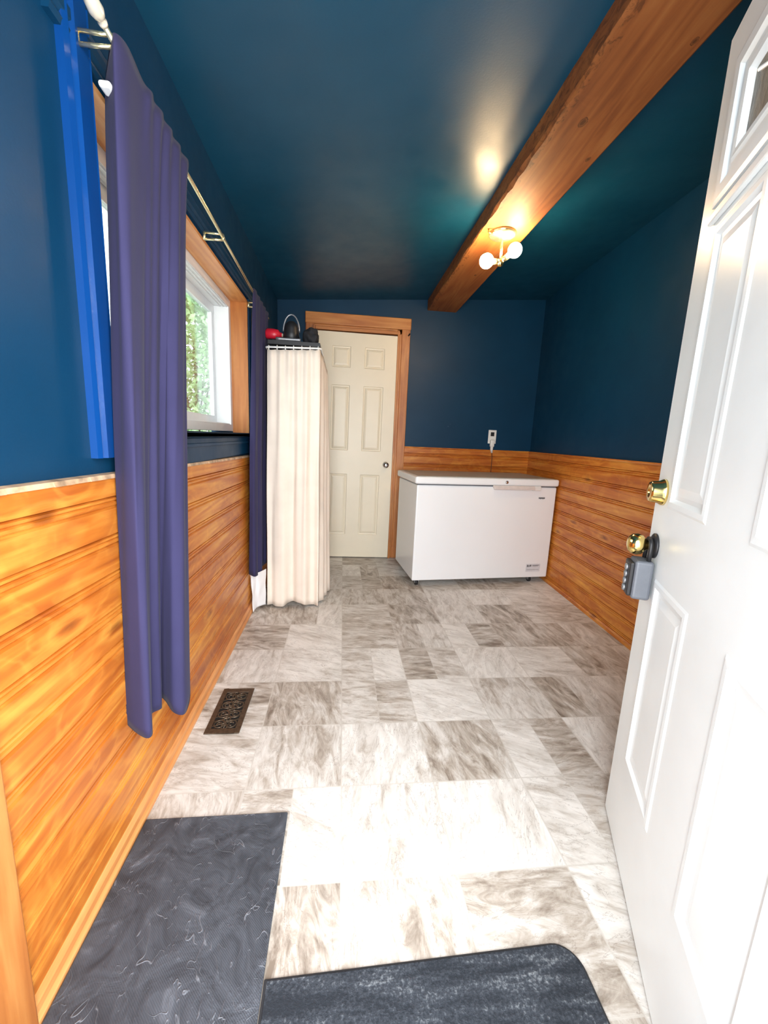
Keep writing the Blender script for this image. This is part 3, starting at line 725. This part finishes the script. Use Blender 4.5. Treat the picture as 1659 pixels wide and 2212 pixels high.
for i in range(7):
    x = f0[0]+.02+.285*i/6; bm = bmesh.new()
    tube(bm, [(x, 2.557+.011*sin(2*pi*k/14), 1.609+.012*(i/6)+.013*cos(2*pi*k/14)) for k in range(15)], .0022, 6, cap=False)
    obj('curtain_ring', bm, MT['white_plastic'], sc_, True)
# white liner of the shower curtain, bunched against the wall on its left
top = [(-.556, 2.47, .262), (-.540, 2.45, .262), (-.520, 2.47, .262), (-.500, 2.48, .262), (-.468, 2.55, .262)]
bot = [(-.536, 2.50, .03), (-.535, 2.465, .004), (-.520, 2.50, .018), (-.500, 2.52, .022), (-.474, 2.55, .02)]
wlin = drape('liner', top, bot, MT['white_cloth'], nz=24, nu=60, parent=sc_)
tag(wlin, 'white liner cloth')

# things on top of the rack
ln_ = empty('camping_lantern', (-.325, 2.66, 1.6415)); tag(ln_, 'dark lantern with a grey arched handle on top of the rack', 'lantern')
bm = bmesh.new(); lathe(bm, [(0, 0), (.052, 0), (.054, .02), (.046, .03), (.046, .045), (.050, .05), (.044, .075), (.044, .10), (.036, .128), (.02, .142), (0, .144)], 24)
obj('lantern_body', bm, MT['black'], ln_, True)
bm = bmesh.new(); tube(bm, [(.048*cos(pi*k/14)*-1, 0, .085+.098*sin(pi*k/14)) for k in range(15)], .0048, 8); obj('carry_handle', bm, MT['grey_metal'], ln_, True)
rc = empty('red_canister', (-.478, 2.65, 1.706)); tag(rc, 'small red rounded canister lying beside the dark lantern', 'canister')
bm = bmesh.new(); lathe(bm, [(0, 0), (.022, .002), (.030, .012), (.032, .05), (.028, .078), (.016, .086), (.014, .098), (0, .1)], 24, axis=(1, 0, -.05)); obj('canister_body', bm, MT['red'], rc, True)
bm = bmesh.new(); lathe(bm, [(0, .096), (.011, .096), (.011, .104), (0, .105)], 16, axis=(1, 0, -.05)); obj('canister_cap', bm, plain('tan_cap', (.55, .42, .3), .5), rc, True)
bm = B((-.443, -.385, 2.62, 2.72, 1.6415, 1.674)); bx_ = obj('black_case', bm, MT['black'], bevel=.006); tag(bx_, 'low black case under the red canister', 'case')
bm = bmesh.new(); random.seed(5)
bmesh.ops.create_icosphere(bm, subdivisions=4, radius=1)
from mathutils import noise as mn
for v in bm.verts:
    k = 1+.35*mn.noise(v.co*1.6)+.12*mn.noise(v.co*5); v.co = Vector((v.co.x*.050*k, v.co.y*.055*k, v.co.z*.058*k))
z0_ = min(v.co.z for v in bm.verts)
for v in bm.verts: v.co.z = max(v.co.z, z0_+.012)
zz = min(v.co.z for v in bm.verts)
pb = obj('bag', bm, MT['black_cloth'], None, True, loc=(-.203, 2.66, 1.642-zz)); tag(pb, 'crumpled black pouch at the right end of the rack top', 'bag')
bm = bmesh.new(); tube(bm, [(-.29, 2.585, 1.690), (-.36, 2.585, 1.700), (-.40, 2.59, 1.693), (-.395, 2.60, 1.682), (-.27, 2.59, 1.682)], .008, 10)
bm2 = B((-.405, -.255, 2.575, 2.640, 1.676, 1.690))
bm2.free()
bm.free()
tr = obj('flashlight', tube(bmesh.new(), [(-.405, 2.582, 1.6665), (-.385, 2.582, 1.6665), (-.37, 2.582, 1.6665), (-.27, 2.582, 1.6665), (-.262, 2.582, 1.6665)], [.0095, .0095, .0085, .0085, .008], 14), MT['grey_metal'], None, True)
tag(tr, 'grey metal flashlight lying along the front rim of the rack top before the lantern', 'flashlight')

# ------------------------------------------------------------------ floor register
rg = empty('floor_register', (-.426, 1.533, 0)); tag(rg, 'bronze scrollwork floor vent near the left wall', 'vent')
obj('duct_shade_sheet', B((-.054, .054, -.125, .125, .0003, .0012)), MT['duct_shade'], rg)  # flat sheet on the floor, shade of the duct painted in black
obj('register_frame', rect_frame(0, 0, 0, 0, 0, 0, 0) if False else B((-.065, -.046, -.138, .138, .0005, .005), (.046, .065, -.138, .138, .0005, .005), (-.046, .046, -.138, -.112, .0005, .005), (-.046, .046, .112, .138, .0005, .005)), MT['bronze'], rg, bevel=.0015)
bm = bmesh.new()
def arc(cx, cy, r, a0, a1, n=12): return [(cx+r*cos(a0+(a1-a0)*k/n), cy+r*sin(a0+(a1-a0)*k/n), .0028) for k in range(n+1)]
for s in (-1, 1):
    for cy in (-.085, -.028, .028, .085):
        tube(bm, arc(s*.022, cy, .020, 0, 2*pi, 18), .0024, 6, False); tube(bm, arc(s*.022, cy, .009, s*.5, s*.5+4.6, 12), .0024, 6)
for cy in (-.1, -.057, 0, .057, .1): tube(bm, arc(0, cy, .013, 0, 2*pi, 14), .0024, 6, False)
for k in range(-4, 5):
    tube(bm, [(-.047, -.0+k*.026-.02, .0026), (.047, k*.026+.02, .0026)], .0022, 6) if abs(k*.026) < .092 else None
tube(bm, [(0, -.113, .0028), (0, .113, .0028)], .0024, 6)
obj('scroll_grille', bm, MT['bronze'], rg, True)

# ------------------------------------------------------------------ door mats
bm = bmesh.new(); box(bm, -.538, -.136, .30, 1.052, .0005, .007)
m1 = obj('doormat', bm, MT['slate_rubber'], bevel=.003); tag(m1, 'rectangular black rubber doormat with slate pattern along the left wall', 'doormat')
bm = bmesh.new(); R_ = .055; x0, x1, y0, y1 = -.1345, .553, .30, .686
ol_ = [(x0, y0), (x1, y0)] + [(x1-R_+R_*cos(t), y1-R_+R_*sin(t)) for t in [pi/2*k/8 for k in range(9)]] + [(x0, y1-.016)]
def plate(bm, ol_, z0, z1):
    a = [bm.verts.new((x, y, z0)) for x, y in ol_]; b = [bm.verts.new((x, y, z1)) for x, y in ol_]
    bm.faces.new(a[::-1]); bm.faces.new(b)
    for i in range(len(a)): bm.faces.new((a[i], a[(i+1) % len(a)], b[(i+1) % len(a)], b[i]))
plate(bm, ol_, .0005, .005)
m2 = obj('doormat', bm, plain('black_rubber_edge', (.02, .022, .026), .6), bevel=.002); tag(m2, 'worn dark ribbed doormat with rounded corner at the threshold', 'doormat')
bm = bmesh.new(); k_ = .005
ol2 = [(x0+k_, y0+k_), (x1-k_, y0+k_)] + [(x1-R_+(R_-k_)*cos(t), y1-R_+(R_-k_)*sin(t)) for t in [pi/2*k/8 for k in range(9)]] + [(x0+k_, y1-.016-k_)]
plate(bm, ol2, .0045, .0085)
obj('pile', bm, MT['ribbed'], m2, bevel=.002)

# ------------------------------------------------------------------ outdoors, seen through the window
S(obj('ground', B((-30, 30, -30, 60, -.30, -.16)), MT['gravel']))
def bush(x, y, h, wd, seed, label, n=2600):
    rng = random.Random(seed)
    t = empty('bush', (x, y, -.16)); tag(t, label, 'bush')
    bm = bmesh.new(); tube(bm, [(0, 0, 0), (.05, 0, h*.35), (0, .05, h*.7)], [.07, .05, .02], 8)
    for k in range(5):
        a = k*1.3; tube(bm, [(0, 0, h*.2), (cos(a)*wd*.5, sin(a)*wd*.5, h*.65)], [.03, .01], 6)
    obj('stem', bm, MT['bark'], t, True)
    bm = bmesh.new()
    for _ in range(n):
        th, ph = rng.uniform(0, 2*pi), math.acos(rng.uniform(-1, 1)); rr = rng.uniform(.55, 1.0)
        p = Vector((wd*rr*sin(ph)*cos(th), wd*rr*sin(ph)*sin(th), h*.55+h*.47*rr*cos(ph)))
        d = Vector((rng.uniform(-1, 1), rng.uniform(-1, 1), rng.uniform(-1, 1))).normalized(); e = d.cross(Vector((rng.uniform(-1, 1), .3, 1))).normalized(); s = rng.uniform(.05, .10)
        bm.faces.new([bm.verts.new(p+q) for q in (-d*s, e*s*.5, d*s, -e*s*.5)])
    obj('foliage', bm, MT['leaf'], t)
bush(-3.15, 9.3, 4.6, .95, 1, 'tall green bush seen through the window glass', 6500)
bush(-4.6, 10.5, 2.6, 1.0, 2, 'broad green bush further left outside the window', 2600)
